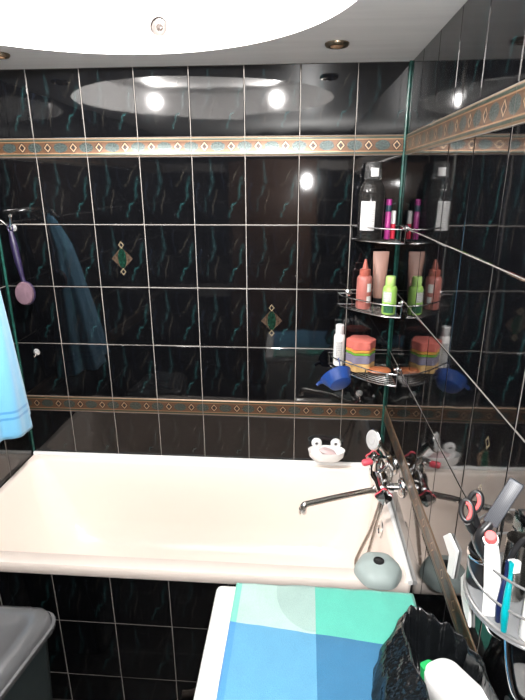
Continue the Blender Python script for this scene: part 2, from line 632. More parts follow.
t = thing('bathtub', 'cream white bathtub along the back wall behind the tiled apron', 'bathtub', (-.8, -.34, .2))
bm = B()
Z = .62
loft(bm, [rrect(XL + .003, -.003, -.698, -.003, .012, .578), rrect(XL + .002, -.002, -.702, -.002, .014, .584), rrect(XL + .002, -.002, -.702, -.002, .014, Z - .008),
          rrect(XL + .004, -.004, -.698, -.004, .016, Z), rrect(-1.575, -.032, -.648, -.036, .05, Z), rrect(-1.571, -.036, -.643, -.040, .055, Z - .004),
          rrect(-1.566, -.041, -.637, -.045, .06, Z - .016), rrect(-1.545, -.05, -.63, -.055, .09, .50), rrect(-1.48, -.075, -.612, -.075, .12, .33),
          rrect(-1.42, -.10, -.595, -.09, .14, .25), rrect(-1.34, -.15, -.55, -.13, .14, .215), rrect(-1.0, -.3, -.40, -.28, .05, .207)], cap1=True)
obj('basin', bm, ENAMEL, t, smooth=50)
M = frame((-.0455, -.37, .565), (-1, 0, .12))
ov = obj('overflow', lathe(B(), [(.034, -.002), (.034, .004), (.028, .008), (.02, .008), (.018, .005), (.0005, .005)], M, 24, caps=False), CHROME, t)
obj('drain', lathe(B(), [(.032, 0), (.03, .004), (.02, .005), (.018, .002), (.0005, .002)], at(-.36, -.34, .207), 24, caps=False), CHROME, t)
bm = B()
tube(bm, [(XL + .006, -.008, .626), (-.008, -.008, .626)], .010, 8)
tube(bm, [(-.006, -.008, .622), (-.006, -.700, .622)], .009, 8)
struct('trim_%d' % (j + 1), bm, WHITEP, smooth=60)

# ------------------------------------------------------------------ washing machine and its towel
MX0, MX1, MYB, MT = -.578, -.062, -.932, .80
t = thing('washing_machine', 'white washing machine under the blue and turquoise chequered towel', 'washing machine', ((MX0 + MX1) / 2, MYB - .28, 0))
xc, yc = (MX0 + MX1) / 2, MYB - .28
bm = B()
loft(bm, [rrect(MX0 + .008, MX1 - .008, MYB - .55, MYB - .01, .02, z) for z in (.02, .40, .762)], True, True)
obj('body', bm, WHITEG, t)
bm = B()
loft(bm, [rrect(MX0 + e, MX1 - e, MYB - .56 + e, MYB - e, .014 - e * .5, z) for e, z in ((.004, .762), (0, .768), (0, .788), (.004, .796), (.012, .80))], True, True)
obj('top_panel', bm, WHITEG, t)
bm = B()
box(bm, (xc, MYB - .556, .70), (MX1 - MX0 - .04, .014, .10), .006)
pn = obj('control_panel', bm, WHITEP, t)
obj('knob', lathe(B(), [(.03, 0), (.028, .018), (.0005, .02)], frame((xc + .16, MYB - .562, .70), (0, -1, 0)), 24, caps=False), STEEL, pn)
M = frame((xc, MYB - .55, .38), (0, -1, 0))
dd = obj('door', lathe(B(), [(.165, 0), (.165, .014), (.15, .024), (.125, .022), (.12, .012)], M, 40, caps=False), WHITEP, t)
obj('glass', lathe(B(), [(.122, .012), (.09, .03), (.0005, .036)], M, 32, caps=False), DARK, dd)
for dx in (-.2, .2):
    for dy in (-.5, -.06):
        obj('foot', lathe(B(), [(.022, -.03), (.022, -.02), (.012, -.018), (.012, .03)], at(xc + dx, MYB + dy, 0), 16), DARK, t)
bm = B()
tube(bm, [(-.46, -.955, .60), (-.48, -.90, .30), (-.56, -.80, .10), (-.68, -.735, .02), (-.745, -.715, -.008), (-.782, -.712, -.012)], .016, 12, k=24, rib=.07)
obj('drain_hose', bm, mat('beige_hose', (.62, .52, .45), .5), t, label='beige ribbed drain hose')

# chequered towel
s_ = NT('chequered_terry')
uv = s_.n('ShaderNodeUVMap').outputs[0]
sep = s_.n('ShaderNodeSeparateXYZ')
s_.put(sep.inputs[0], uv)
u, v = sep.outputs[0], sep.outputs[1]          # metres: u right, v away from viewer
vline = s_.math('ADD', v, s_.math('MULTIPLY', u, .09))
far = s_.math('GREATER_THAN', vline, .0)
rgt = s_.math('GREATER_THAN', u, 0.0)
top_ = s_.mix(rgt, (0.36, 0.52, 0.475, 1), (0.085, 0.44, 0.345, 1))
bot_ = s_.mix(rgt, (0.088, 0.285, 0.455, 1), (0.027, 0.145, 0.275, 1))
# pale disc printed across the mint square
dd_ = s_.math('ADD', s_.math('POWER', s_.math('DIVIDE', s_.math('SUBTRACT', u, .0), .10), 2), s_.math('POWER', s_.math('DIVIDE', s_.math('SUBTRACT', v, .13), .125), 2))
disc = s_.math('MULTIPLY', s_.math('LESS_THAN', dd_, 1), s_.math('SUBTRACT', 1.0, rgt))
top_ = s_.mix(s_.math('MULTIPLY', disc, .85), top_, (0.29, 0.42, 0.39, 1))
col = s_.mix(far, bot_, top_)
edge = s_.math('LESS_THAN', u, -.192)
col = s_.mix(edge, col, s_.mix(far, (0.06, 0.24, 0.50, 1), (0.16, 0.52, 0.42, 1)))
g_ = s_.n('ShaderNodeTexCoord').outputs['Object']
nz = s_.noise(g_, 420, 2, .6).outputs[0]
nb = s_.noise(g_, 14, 3, .6).outputs[0]
f2 = s_.math('MULTIPLY_ADD', nz, .35, s_.math('MULTIPLY_ADD', nb, .25, .70))
col = s_.vm('SCALE', col, scale=f2)
s_.set(Base_Color=col, Roughness=.95)
s_.b.inputs['Sheen Weight'].default_value = .3
s_.bump(nz, .6, .002)
TERRY = s_.m
bm = B()
uvl = bm.loops.layers.uv.new('UVMap')
NX, NY = 60, 60
grid, guv = [], {}
TA = R(-2.5)
for jj in range(NY + 1):
    row = []
    for i in range(NX + 1):
        U = -.208 + .470 * i / NX
        Vv = .1475 - .58 * jj / NY
        x, y = -.318 + U * math.cos(TA) - Vv * math.sin(TA) * .2, -1.082 + Vv + U * math.sin(TA) * .35
        z = MT + .0045 + .0022 * noise.noise(Vector((x * 9, y * 9, 1))) + .0022 * noise.noise(Vector((x * 26, y * 22, 3)))
        z = max(z, MT + .0015)
        vv = bm.verts.new((min(x, MX1 - .001), min(max(y, MYB - .556), MYB - .002), z))
        guv[vv] = (U, Vv)
        row.append(vv)
    grid.append(row)
for jj in range(NY):
    for i in range(NX):
        f = bm.faces.new((grid[jj + 1][i], grid[jj + 1][i + 1], grid[jj][i + 1], grid[jj][i]))
        for lp in f.loops:
            lp[uvl].uv = guv[lp.vert]
tw = obj('bath_towel', bm, TERRY, origin=(-.318, -1.1, MT), smooth=180)
tag(tw, 'chequered towel in mint, turquoise and blue spread on the washing machine', 'towel')
sm = tw.modifiers.new('thick', 'SOLIDIFY')
sm.thickness = .0045
sm.offset = 1

# ------------------------------------------------------------------ laundry bin
GREYP = mat('grey_silver_plastic', (0.14, 0.142, 0.148), 0.25, .25, var=.05)
BINB = mat('dark_green_grey_plastic', (0.025, 0.035, 0.036), 0.45, var=.1)
bc = Vector((-1.287, -1.022, 0))


def brr(hx, hy, r, z):
    out = []
    for p in rrect(-hx, hx, -hy, hy, r, z, 10):
        sk = .10 * (p.y - .2) * (p.x / .2)          # narrower towards the front
        out.append(bc + Vector((p.x + sk * 1.6, p.y, p.z)))
    return out


t = thing('laundry_bin', 'dark plastic laundry bin with a silver grey lid before the bath apron', 'bin', bc)
bm = B()
loft(bm, [brr(.150, .150, .05, -.03), brr(.155, .155, .05, -.02), brr(.182, .182, .06, .535), brr(.178, .178, .06, .535), brr(.15, .15, .05, .02)], True, True)
obj('body', bm, BINB, t)
bm = B()
loft(bm, [brr(.200, .200, .065, .532), brr(.204, .204, .068, .536), brr(.204, .204, .068, .550), brr(.197, .197, .064, .553), brr(.195, .195, .063, .562),
          brr(.188, .188, .06, .578), brr(.166, .166, .05, .588), brr(.142, .142, .04, .589), brr(.134, .134, .036, .584), brr(.06, .06, .02, .584)], False, True)
lid = obj('lid', bm, GREYP, t, smooth=50)
bm = B()
loft(bm, [brr(.075, .035, .02, .5845), brr(.075, .035, .02, .592), brr(.066, .027, .018, .596)], True, True)
obj('handle', bm, GREYP, lid)

# ------------------------------------------------------------------ bath mixer and shower
PINKRED = mat('pink_red_plastic', (0.62, 0.07, 0.10), 0.3)
t = thing('bath_mixer', 'chrome bath mixer on the right wall with long swivel spout and shower hose', 'tap', (0, -.37, .80))
X0, ZB = -.072, .80
bm = B()
lathe(bm, [(.014, -.105), (.020, -.10), (.022, -.055), (.030, -.03), (.032, .0), (.030, .03), (.022, .055), (.020, .10), (.014, .105)], frame((X0, -.37, ZB), (0, 1, 0)), 24)
lathe(bm, [(.024, 0), (.022, .03), (.017, .05), (.013, .062)], frame((X0, -.37, ZB + .015), (0, 0, 1)), 20)
lathe(bm, [(.021, 0), (.021, .03), (.016, .038)], frame((X0, -.37, ZB - .02), (0, 0, -1)), 20)
obj('body', bm, CHROME, t)
for yy in (-.295, -.445):
    es = obj('escutcheon', lathe(B(), [(.036, .001), (.035, .006), (.026, .014), (.016, .016), (.014, .03), (.018, .031), (.018, .046), (.013, .048), (.013, .066)], frame((0, yy, ZB), (-1, 0, 0)), 28), CHROME, t)
for sg in (-1, 1):
    yb = -.37 + sg * .105
    M = frame((X0, yb, ZB), (0, sg, 0))
    bm = B()
    lathe(bm, [(.015, 0), (.015, .012), (.024, .016), (.026, .03), (.022, .042), (.0005, .046)], M, 24, lobes=4, amp=.16, caps=False)
    kn = obj('valve_knob', bm, CHROME, t)
    obj('marker', lathe(B(), [(.024, .0205), (.0268, .023), (.0268, .029), (.024, .032)], M, 24, lobes=4, amp=.16, caps=False), PINKRED, kn, label='pink red band on a tap knob')
# ornamental lever handle on top with pink red grip
bm = B()
tube(bm, [(X0, -.37, ZB + .06), (X0 - .02, -.38, ZB + .075), (X0 - .035, -.39, ZB + .07)], .0085, 10, k=6)
lv = obj('diverter_lever', bm, CHROME, t)
bm = B()
lathe(bm, [(.010, 0), (.0125, .006), (.0125, .03), (.009, .036)], frame((X0 - .03, -.388, ZB + .068), (-1, -.3, -.1)), 16)
obj('grip', bm, PINKRED, lv, label='pink red grip of the diverter lever')
bm = B()
tube(bm, [(X0, -.37, ZB - .045), (X0 - .012, -.378, ZB - .058), (X0 - .04, -.392, ZB - .055), (-.20, -.444, .757), (-.325, -.498, .757), (-.342, -.506, .753), (-.347, -.508, .738)],
     [.015, .013, .011, .0105, .0105, .012, .0125], 14, k=6)
sp = obj('spout', bm, STEEL, t)
obj('nozzle', lathe(B(), [(.0135, 0), (.014, .004), (.014, .016), (.010, .017)], frame((-.347, -.508, .742), (0, 0, -1)), 18), CHROME, sp)
bm = B()
tube(bm, [(X0, -.395, ZB + .03), (X0 + .02, -.40, ZB + .06), (-.05, -.405, ZB + .085)], .008, 10, k=5)
lathe(bm, [(.016, -.014), (.018, 0), (.016, .014)], frame((-.05, -.405, ZB + .09), (-.5, 0, .85)), 16)
obj('shower_holder', bm, CHROME, t)
# hand shower rests in the holder
hs = thing('hand_shower', 'round white and chrome hand shower hooked on top of the bath mixer', 'shower head', (-.05, -.405, .89))
hd = Vector((-.104, -.412, .967))
nrm = Vector((-.86, -.46, .2)).normalized()
bm = B()
tube(bm, [(-.030, -.40, .845), (-.047, -.404, .89), (-.066, -.407, .925), (-.088, -.405, .955), hd - nrm * .012], [.009, .011, .0115, .012, .018], 14, k=6)
obj('handle', bm, CHROME, hs)
M = frame(hd, nrm) @ Matrix.Scale(.88, 4)
obj('head', lathe(B(), [(.010, -.022), (.028, -.016), (.041, -.004), (.043, .004), (.040, .008)], M, 32, caps=True), CHROME, hs)
obj('spray_plate', lathe(B(), [(.039, .008), (.037, .0105), (.022, .0112), (.0215, .0095), (.017, .0095), (.0165, .0115), (.0004, .012)], M, 32, caps=False), mat('grey_white_spray_plate', (.42, .42, .42), .3), hs)
bm = B()
HZ = smooth_path([(-.062, -.395, .765), (-.066, -.425, .74), (-.092, -.43, .62), (-.125, -.43, .52), (-.140, -.43, .47), (-.137, -.425, .435), (-.120, -.42, .425),
                  (-.104, -.42, .45), (-.090, -.42, .53), (-.068, -.415, .66), (-.038, -.405, .79), (-.030, -.40, .85)], 22)
tube(bm, HZ, .0062, 10, rib=.06)
obj('shower_hose', bm, STEEL, t)

# grey dome on the tub corner
bm = B()
M = at(-.104, -.668, Z)
lathe(bm, [(.071, .002), (.074, .006), (.073, .018), (.066, .034), (.052, .043), (.034, .050), (.0175, .053)], M, 48, lobes=6, amp=.025, caps=True)
t = thing('drain_cover', 'pale grey green plastic dome with a black centre button on the tub corner', 'plastic dome', (-.104, -.668, Z))
obj('dome', bm, mat('pale_grey_green_plastic', (0.36, 0.43, 0.42), 0.4), t)
obj('button', lathe(B(), [(.0175, .0525), (.017, .056), (.012, .0575), (.0115, .0555), (.0004, .0555)], M, 24, caps=False), DARK, t)

# ------------------------------------------------------------------ soap dish on the back wall
t = thing('soap_dish', 'white plastic soap dish on two round tabs stuck above the bathtub', 'soap dish', (-.243, -.005, .70))
bm = B()
cx, cz = -.2425, .706
rings = []
prof = [(.030, -.036), (.060, -.034), (.074, -.02), (.078, .004), (.080, .010), (.077, .010), (.072, -.014), (.058, -.027), (.03, -.029)]
for r, z in prof:
    rings.append([Vector((cx + r * math.copysign(abs(math.cos(a)) ** .75, math.cos(a)), -.047 + r * .52 * math.sin(a), cz + z)) for a in [TAU * i / 40 for i in range(40)]])
loft(bm, rings, True, True)
obj('bowl', bm, WHITEP, t)
for dx in (-.042, .042):
    M = frame((cx + dx, -.004, cz + .020), (0, -1, 0))
    tb = obj('tab', lathe(B(), [(.023, -.001), (.023, .006), (.019, .011), (.008, .012), (.007, .006), (.007, .001)], M, 28, caps=False), WHITEP, t)
    bm = B()
    lathe(bm, [(.0066, .002), (.005, .010), (.0004, .012)], M, 16, caps=False)
    obj('suction_plug', bm, mat('clear_grey_rubber', (.12, .11, .11), .2), tb)
soapm = mat('pale_pink_soap', (0.62, 0.47, 0.47), 0.35, sss=.2)
bm = B()
lathe(bm, [(.001, -.013), (.028, -.011), (.041, 0), (.028, .011), (.001, .013)], at(cx + .004, -.047, cz + .001) @ Matrix.Rotation(R(14), 4, 'Y'), 28, sy=.55, caps=False)
tag(obj('soap_bar', bm, soapm, origin=(cx, -.047, cz - .02)), 'pale pink soap bar lying in the white wall soap dish', 'soap')


# ------------------------------------------------------------------ corner shelves
def corner_shelf(r, z0, z1, label):
    t = thing('corner_shelf', label, 'shelf', (0, 0, z0), 'chrome wire corner shelves')
    e = .010

    def arc(rad, z, n=18):
        return [Vector((-e - (rad - e) * math.cos(a) * (1 - .13 * math.sin(2 * a) ** 2), -e - (rad - e) * math.sin(a) * (1 - .13 * math.sin(2 * a) ** 2), z)) for a in [PI / 2 * i / n for i in range(n + 1)]]
    bm = B()
    tube(bm, arc(r, z1), .0025, 8)
    tube(bm, [(-r, -e, z1), (-e, -e, z1), (-e, -r, z1)], .0025, 8)
    obj('top_rail', bm, WIRE, t)
    bm = B()
    tube(bm, arc(r - .004, z0), .0025, 8)
    tube(bm, [(-r + .004, -e, z0), (-e, -e, z0), (-e, -r + .004, z0)], .0025, 8)
    obj('bottom_frame', bm, WIRE, t)
    bm = B()
    k = 1
    while k * .019 < r - .02:
        tube(bm, arc(r - .004 - k * .019, z0 + .0005), .0014, 6)
        k += 1
    for a in (15, 45, 75):
        q = arc(r - .004, z0 - .0015, 90)[a]
        tube(bm, [(-e, -e, z0 - .0015), q], .0014, 6)
    obj('wire_floor', bm, WIRE, t)
    A1, A0 = arc(r, z1), arc(r - .004, z0)
    for i in (0, 1, 6, 12, 17, 18):
        bm = B()
        tube(bm, [A0[i], A1[i]], .0018, 6)
        obj('upright', bm, WIRE, t)
    for p, d in (((-r * .8, -e, z1), (0, -1, 0)), ((-e, -r * .8, z1), (-1, 0, 0))):
        p = Vector(p)
        bm = B()
        lathe(bm, [(.014, -.0095), (.013, -.006), (.006, -.002), (.005, .004)], frame(p, d), 18)
        obj('mounting_disc', bm, CHROME, t)
    return t


corner_shelf(.182, 1.613, 1.662, 'topmost and smallest chrome wire corner shelf holding the big clear bottle')
corner_shelf(.222, 1.356, 1.400, 'middle chrome wire corner shelf holding the green and terracotta bottles')
corner_shelf(.250, 1.104, 1.150, 'lowest chrome wire corner shelf holding the striped sponge and white bottle')

LABELW = mat('white_label_paper', (0.62, 0.62, 0.61), 0.5)
s_ = NT('printed_label')
uv = s_.n('ShaderNodeTexCoord').outputs['Object']
sep = s_.n('ShaderNodeSeparateXYZ')
s_.put(sep.inputs[0], uv)
ln = s_.math('GREATER_THAN', s_.math('FRACT', s_.math('MULTIPLY', sep.outputs[2], 130)), .62)
wv = s_.math('GREATER_THAN', s_.noise(uv, 240, 1).outputs[0], .48)
s_.set(Base_Color=s_.mix(s_.math('MULTIPLY', s_.math('MULTIPLY', ln, wv), .55), (.46, .46, .455, 1), (.08, .08, .09, 1)), Roughness=.45)
PRINT = s_.m
CLEAR = mat('smoky_clear_plastic', (0.30, 0.29, 0.28), 0.10, trans=.95, ior=1.35)


def patch(bm, cx, cy, r, a0, a1, z0, z1, n=10, sx=1, sy=1):
    """curved label patch wrapped on a round bottle"""
    A = [R(a0 + (a1 - a0) * i / n) for i in range(n + 1)]
    lo = [bm.verts.new((cx + r * sx * math.cos(a), cy + r * sy * math.sin(a), z0)) for a in A]
    hi = [bm.verts.new((cx + r * sx * math.cos(a), cy + r * sy * math.sin(a), z1)) for a in A]
    for i in range(n):
        bm.faces.new((lo[i], lo[i + 1], hi[i + 1], hi[i]))
    return bm


def bottle_profile(body_r, neck_r, h_body, h_sh, h):
    return [(body_r * .9, 0), (body_r, .006), (body_r, h_body), (body_r * .93, h_body + (h_sh - h_body) * .4), (neck_r * 1.25, h_sh - .004), (neck_r, h_sh), (neck_r, h)]


# big clear bottle, cap upward
bx_, by_, bz_ = -.118, -.066, 1.6165
t = thing('bottle', 'big smoky clear bottle with white label on the topmost corner shelf', 'bottle', (bx_, by_, bz_), 'toiletries on the corner shelves')
obj('body', lathe(B(), [(.040, 0), (.046, .006), (.047, .10), (.047, .165), (.043, .185), (.033, .205), (.028, .212)], at(bx_, by_, bz_), 32, sy=.8), CLEAR, t)
obj('contents', lathe(B(), [(.036, .004), (.0425, .010), (.043, .085)], at(bx_, by_, bz_), 32, sy=.78), mat('dark_liquid', (.010, .009, .012), .1), t)
obj('cap', lathe(B(), [(.029, .212), (.031, .215), (.029, .262), (.024, .270)], at(bx_, by_, bz_) , 28), mat('frosted_cap_plastic', (.30, .30, .30), .2, trans=.85, ior=1.35), t)
bm = patch(B(), bx_, by_, .0478, 215, 282, bz_ + .035, bz_ + .138, sy=.81)
obj('label', bm, PRINT, t, label='white printed label')
bm = patch(B(), bx_, by_, .0316, 250, 300, bz_ + .222, bz_ + .25)
obj('neck_label', bm, LABELW, t, label='small white label at the cap')

# magenta tube and small red-white one in the corner
t = thing('tube', 'slim magenta tube with dark cap on the topmost shelf beside the clear bottle', 'tube', (-.052, -.052, 1.6165), 'toiletries on the corner shelves')
obj('body', lathe(B(), [(.010, 0), (.0112, .003), (.0112, .095), (.009, .10)], at(-.052, -.052, 1.6165), 18), mat('magenta_plastic', (.36, .04, .21), .3), t)
obj('cap', lathe(B(), [(.0108, .10), (.0112, .103), (.0108, .122)], at(-.052, -.052, 1.6165), 18), mat('dark_teal_plastic', (.02, .05, .07), .3), t)
obj('cap_ring', lathe(B(), [(.0108, .122), (.0112, .124), (.0108, .142), (.008, .144)], at(-.052, -.052, 1.6165), 18), mat('dark_magenta_plastic', (.32, .03, .2), .3), t)
t = thing('tube', 'small white and red stick in the corner of the topmost shelf', 'tube', (-.030, -.038, 1.6165), 'toiletries on the corner shelves')
obj('body', lathe(B(), [(.009, 0), (.0095, .003), (.0095, .055)], at(-.030, -.038, 1.6165) @ Matrix.Rotation(0, 4, 'X'), 16), mat('red_plastic', (.55, .03, .06), .3), t)
obj('cap', lathe(B(), [(.0092, .055), (.0095, .057), (.0092, .10), (.007, .102)], at(-.030, -.038, 1.6165), 16), LABELW, t)

# terracotta squeeze bottle
TERRA = mat('terracotta_plastic', (0.36, 0.125, 0.105), 0.35)
x, y, z = -.128, -.085, 1.3595
t = thing('bottle', 'terracotta squeeze bottle with pointed nozzle on the middle corner shelf', 'bottle', (x, y, z), 'toiletries on the corner shelves')
obj('body', lathe(B(), [(.026, 0), (.029, .004), (.029, .112), (.026, .122), (.020, .126)], at(x, y, z), 28), TERRA, t)
obj('cap', lathe(B(), [(.020, .126), (.021, .128), (.020, .148), (.011, .152), (.007, .172), (.004, .186), (.002, .187)], at(x, y, z), 24), mat('coral_cap_plastic', (0.33, 0.09, 0.065), 0.35), t)
bm = patch(B(), x, y, .0293, 285, 325, z + .025, z + .05)
patch(bm, x, y, .0293, 285, 322, z + .066, z + .098)
obj('label', bm, LABELW, t, label='pale label spots')

# tan tube standing on its black cap
x, y, z = -.066, -.042, 1.3595
t = thing('tube', 'flat tan cosmetic tube standing on its cap behind the green bottle', 'tube', (x, y, z), 'toiletries on the corner shelves')
obj('cap', lathe(B(), [(.018, 0), (.019, .003), (.018, .032)], at(x, y, z), 24), DARK, t)
bm = B()
n = 28
rings = []
for f, (wx, wy) in ((0, (.020, .019)), (.06, (.022, .020)), (.35, (.025, .016)), (.7, (.0285, .008)), (.95, (.030, .002)), (1.0, (.030, .0015))):
    rings.append([Vector((x + wx * math.cos(TAU * i / n), y + wy * math.sin(TAU * i / n), z + .032 + .178 * f)) for i in range(n)])
loft(bm, rings, True, True)
obj('body', bm, mat('tan_pink_plastic', (0.30, 0.17, 0.135), 0.4), t)

# green bottle
x, y, z = -.046, -.172, 1.3595
GRN = mat('lime_green_plastic', (0.27, 0.47, 0.10), 0.35)
t = thing('bottle', 'lime green bottle with white label at the front of the middle shelf', 'bottle', (x, y, z), 'toiletries on the corner shelves')
obj('body', lathe(B(), [(.023, 0), (.0255, .004), (.0255, .092), (.022, .102), (.017, .105)], at(x, y, z), 28), GRN, t)
obj('cap', lathe(B(), [(.0172, .105), (.018, .107), (.0175, .136), (.015, .139)], at(x, y, z), 24), mat('pale_lime_plastic', (0.36, 0.55, 0.16), 0.35), t)
bm = patch(B(), x, y, .0258, 200, 275, z + .048, z + .085)
obj('label', bm, PRINT, t, label='white printed label')
bm = patch(B(), x, y, .0258, 215, 300, z + .008, z + .040)
obj('dark_label', bm, mat('dark_green_print', (.02, .09, .04), .4, var=1.2, scale=120), t, label='dark green printed band')

# white bottle on the lowest shelf
x, y, z = -.208, -.036, 1.1075
t = thing('bottle', 'slim white bottle with a flip cap at the left end of the lowest shelf', 'bottle', (x, y, z), 'toiletries on the corner shelves')
obj('body', lathe(B(), [(.020, 0), (.022, .004), (.022, .118), (.020, .128), (.0165, .131)], at(x, y, z), 24), WHITEP, t)
obj('cap', lathe(B(), [(.0165, .131), (.0175, .133), (.017, .168), (.014, .171)], at(x, y, z), 24), mat('grey_white_plastic', (.62, .62, .62), .35), t)
bm = patch(B(), x, y, .0223, 230, 300, z + .02, z + .105)
obj('label', bm, PRINT, t, label='white printed label')

# striped flower sponge
x, y, z = -.126, -.076, 1.1075
t = thing('bath_sponge', 'flower shaped sponge in coral, green, lavender and yellow layers on the lowest shelf', 'sponge', (x, y, z), 'toiletries on the corner shelves')
for z0, z1, cc, nm in ((0, .034, (.50, .32, .13), 'pale orange layer'), (.034, .068, (.17, .155, .22), 'lavender grey layer'), (.068, .078, (.13, .30, .03), 'green layer'),
                       (.078, .090, (.55, .26, .05), 'yellow orange layer'), (.090, .126, (.50, .125, .10), 'coral layer')):
    bm = B()
    lathe(bm, [(.050, z0 + .0003), (.0535, z0 + .003), (.0535, z1 - .003), (.050, z1 - .0003)], at(x, y, z), 60, lobes=6, amp=.075)
    obj('layer', bm, mat('foam', cc, .95, bump=.8, bscale=260, var=.12, scale=140), t, label=nm)
# orange soap
bm = B()
lathe(bm, [(.001, 0), (.040, .003), (.052, .010), (.046, .018), (.028, .022), (.001, .023)], at(-.056, -.125, 1.1075), 32, sx=.9, sy=.6, caps=False)
tag(obj('soap_bar', bm, mat('orange_soap', (0.36, 0.12, 0.05), 0.35), origin=(-.056, -.125, 1.1075)), 'orange oval soap bar on the lowest corner shelf beside the sponge', 'soap', 'toiletries on the corner shelves')

# blue scoop hung under the lowest shelf
BLUE = mat('royal_blue_plastic', (0.009, 0.038, 0.17), 0.3)
t = thing('scoop', 'royal blue plastic scoop hanging under the lowest corner shelf', 'scoop', (-.215, -.10, 1.10))
Ms = Matrix.Translation((-.212, -.135, 1.082)) @ Matrix.Rotation(R(-28), 4, 'Y') @ Matrix.Rotation(R(-62), 4, 'X')
bm = B()
prof = [(.028, -.032), (.038, -.028), (.050, .022), (.053, .024), (.0505, .026), (.047, .022), (.035, -.024), (.0005, -.027)]
rings = []
for r, zz in prof:
    rings.append([Ms @ Vector((r * 1.12 * math.cos(a) - (.014 * max(0, -math.cos(a)) ** 2 if zz > 0 else 0), r * .85 * math.sin(a), zz)) for a in [TAU * i / 36 for i in range(36)]])
loft(bm, rings, True, False)
obj('cup', bm, BLUE, t)
bm = B()
tube(bm, [Ms @ Vector(p) for p in ((-.064, 0, .022), (-.078, 0, .024), (-.092, .002, .020))], [.009, .007, .006], 10, k=5)
obj('handle', bm, BLUE, t)
bm = B()
tube(bm, [Ms @ Vector((.0, -.043, .024)), (-.210, -.128, 1.125), (-.212, -.105, 1.150), (-.214, -.099, 1.1555), (-.216, -.093, 1.148)], .0022, 8, k=6)
obj('hook', bm, BLUE, t)

# ------------------------------------------------------------------ left side: hook rail, brush, towel
t = thing('hook_rail', 'chrome hook rail on the left wall above the blue towel', 'hook rail', (XL, -.2, 1.68))
bm = B()
box(bm, (XL + .006, -.25, 1.70), (.010, .40, .03), .003)
obj('rail', bm, CHROME, t)
for yy in (-.13, -.30, -.40):
    ln_ = .115 if yy > -.2 else .055
    bm = B()
    tube(bm, [(XL + .008, yy, 1.70), (XL + ln_ * .7, yy, 1.695), (XL + ln_, yy, 1.672), (XL + ln_ + .018, yy - .004, 1.665), (XL + ln_ + .026, yy - .006, 1.69), (XL + ln_ + .028, yy - .006, 1.705)], .005, 10, k=6)
    lathe(bm, [(.004, -.006), (.008, 0), (.004, .006)], at(XL + ln_ + .028, yy - .006, 1.705), 14)
    obj('hook', bm, CHROME, t)
t = thing('bath_brush', 'purple long handled bath brush with mauve oval head hanging on the left wall hook', 'brush', (-1.46, -.139, 1.665))
PUR = mat('purple_plastic', (0.011, 0.007, 0.028), 0.4)
hx, hy = XL + .133, -.134
bm = B()
lp = [(hx + .010 * math.cos(a), hy, 1.660 + .013 * math.sin(a)) for a in [TAU * i / 16 for i in range(16)]]
tube(bm, lp, .003, 8, cyc=True)
tube(bm, [(hx, hy, 1.648), (hx + .004, hy, 1.60), (hx + .012, hy - .002, 1.53), (hx + .020, hy - .003, 1.475), (hx + .022, hy - .003, 1.45)], [.008, .0135, .0125, .008, .009], 14, k=5)
obj('handle', bm, PUR, t)
bm = B()
M = frame((hx + .024, hy - .003, 1.412), (.15, -1, .1))
lathe(bm, [(.020, -.010), (.034, -.008), (.037, 0), (.034, .006), (.02, .008)], M, 32, sy=1.28)
hd_ = obj('head', bm, PUR, t)
bm = B()
lathe(bm, [(.034, .006), (.0355, .014), (.032, .022), (.018, .026), (.0005, .027)], M, 32, sy=1.28, caps=False)
obj('bristles', bm, mat('mauve_bristle', (0.10, 0.058, 0.075), .9, bump=1, bscale=500, var=.3, scale=160), hd_, label='mauve bristle pad')

# blue towel, gathered at a hook, flaring to the hem
s_ = NT('sky_blue_terry')
uv = s_.n('ShaderNodeUVMap').outputs[0]
sep = s_.n('ShaderNodeSeparateXYZ')
s_.put(sep.inputs[0], uv)
v = sep.outputs[1]
g_ = s_.n('ShaderNodeTexCoord').outputs['Object']
nz = s_.noise(g_, 380, 2, .6).outputs[0]
col = s_.mix(nz, (0.078, 0.255, 0.42, 1), (0.12, 0.335, 0.50, 1))
for vv in (.080, .105):
    ln = s_.math('LESS_THAN', s_.math('ABSOLUTE', s_.math('SUBTRACT', v, vv)), .005)
    col = s_.mix(s_.math('MULTIPLY', ln, .8), col, (0.03, 0.17, 0.36, 1))
s_.set(Base_Color=col, Roughness=.95)
s_.b.inputs['Sheen Weight'].default_value = .3
s_.bump(nz, .6, .002)
bm = B()
uvl = bm.loops.layers.uv.new('UVMap')
NR, NA = 60, 120
ringv, tuv = [], {}
for i in range(NR + 1):
    f = i / NR                                   # 0 top, 1 hem
    rx = .014 + .072 * min(1, f * 1.0) ** .8 + .016 * f
    ryy = .022 + .15 * f ** .7
    cx, cy = -1.535 + .044 * min(1, f * 5) , -.305 - .10 * f
    row = []
    for k in range(NA):
        a = TAU * k / NA
        fold = 1 + (.20 * f + .03) * (.6 * math.sin(5 * a + .6) + .4 * math.sin(9 * a + 2.0 + f))
        hem = .940 - .012 * math.sin(3 * a + .5) - .055 * (0.5 - 0.5 * math.cos(a)) * 1.0
        zz = 1.688 + (hem - 1.688) * f
        x = cx + rx * fold * math.cos(a)
        x = max(x, XL + .012 + .004 * math.sin(7 * a))
        vv = bm.verts.new((x, cy + ryy * fold * math.sin(a), zz))
        tuv[vv] = (k / NA, (1 - f) * .83)
        row.append(vv)
    ringv.append(row)
for A, D in zip(ringv, ringv[1:]):
    for k in range(NA):
        q = (k + 1) % NA
        f = bm.faces.new((D[k], D[q], A[q], A[k]))
        for lp in f.loops:
            lp[uvl].uv = tuv[lp.vert]
bm.faces.new(ringv[0])
tw = obj('hanging_towel', bm, s_.m, origin=(-1.535, -.30, 1.688), smooth=180)
tag(tw, 'sky blue terry towel with two darker hem bands hanging on the left wall', 'towel')
sm = tw.modifiers.new('thick', 'SOLIDIFY')
sm.thickness = .005
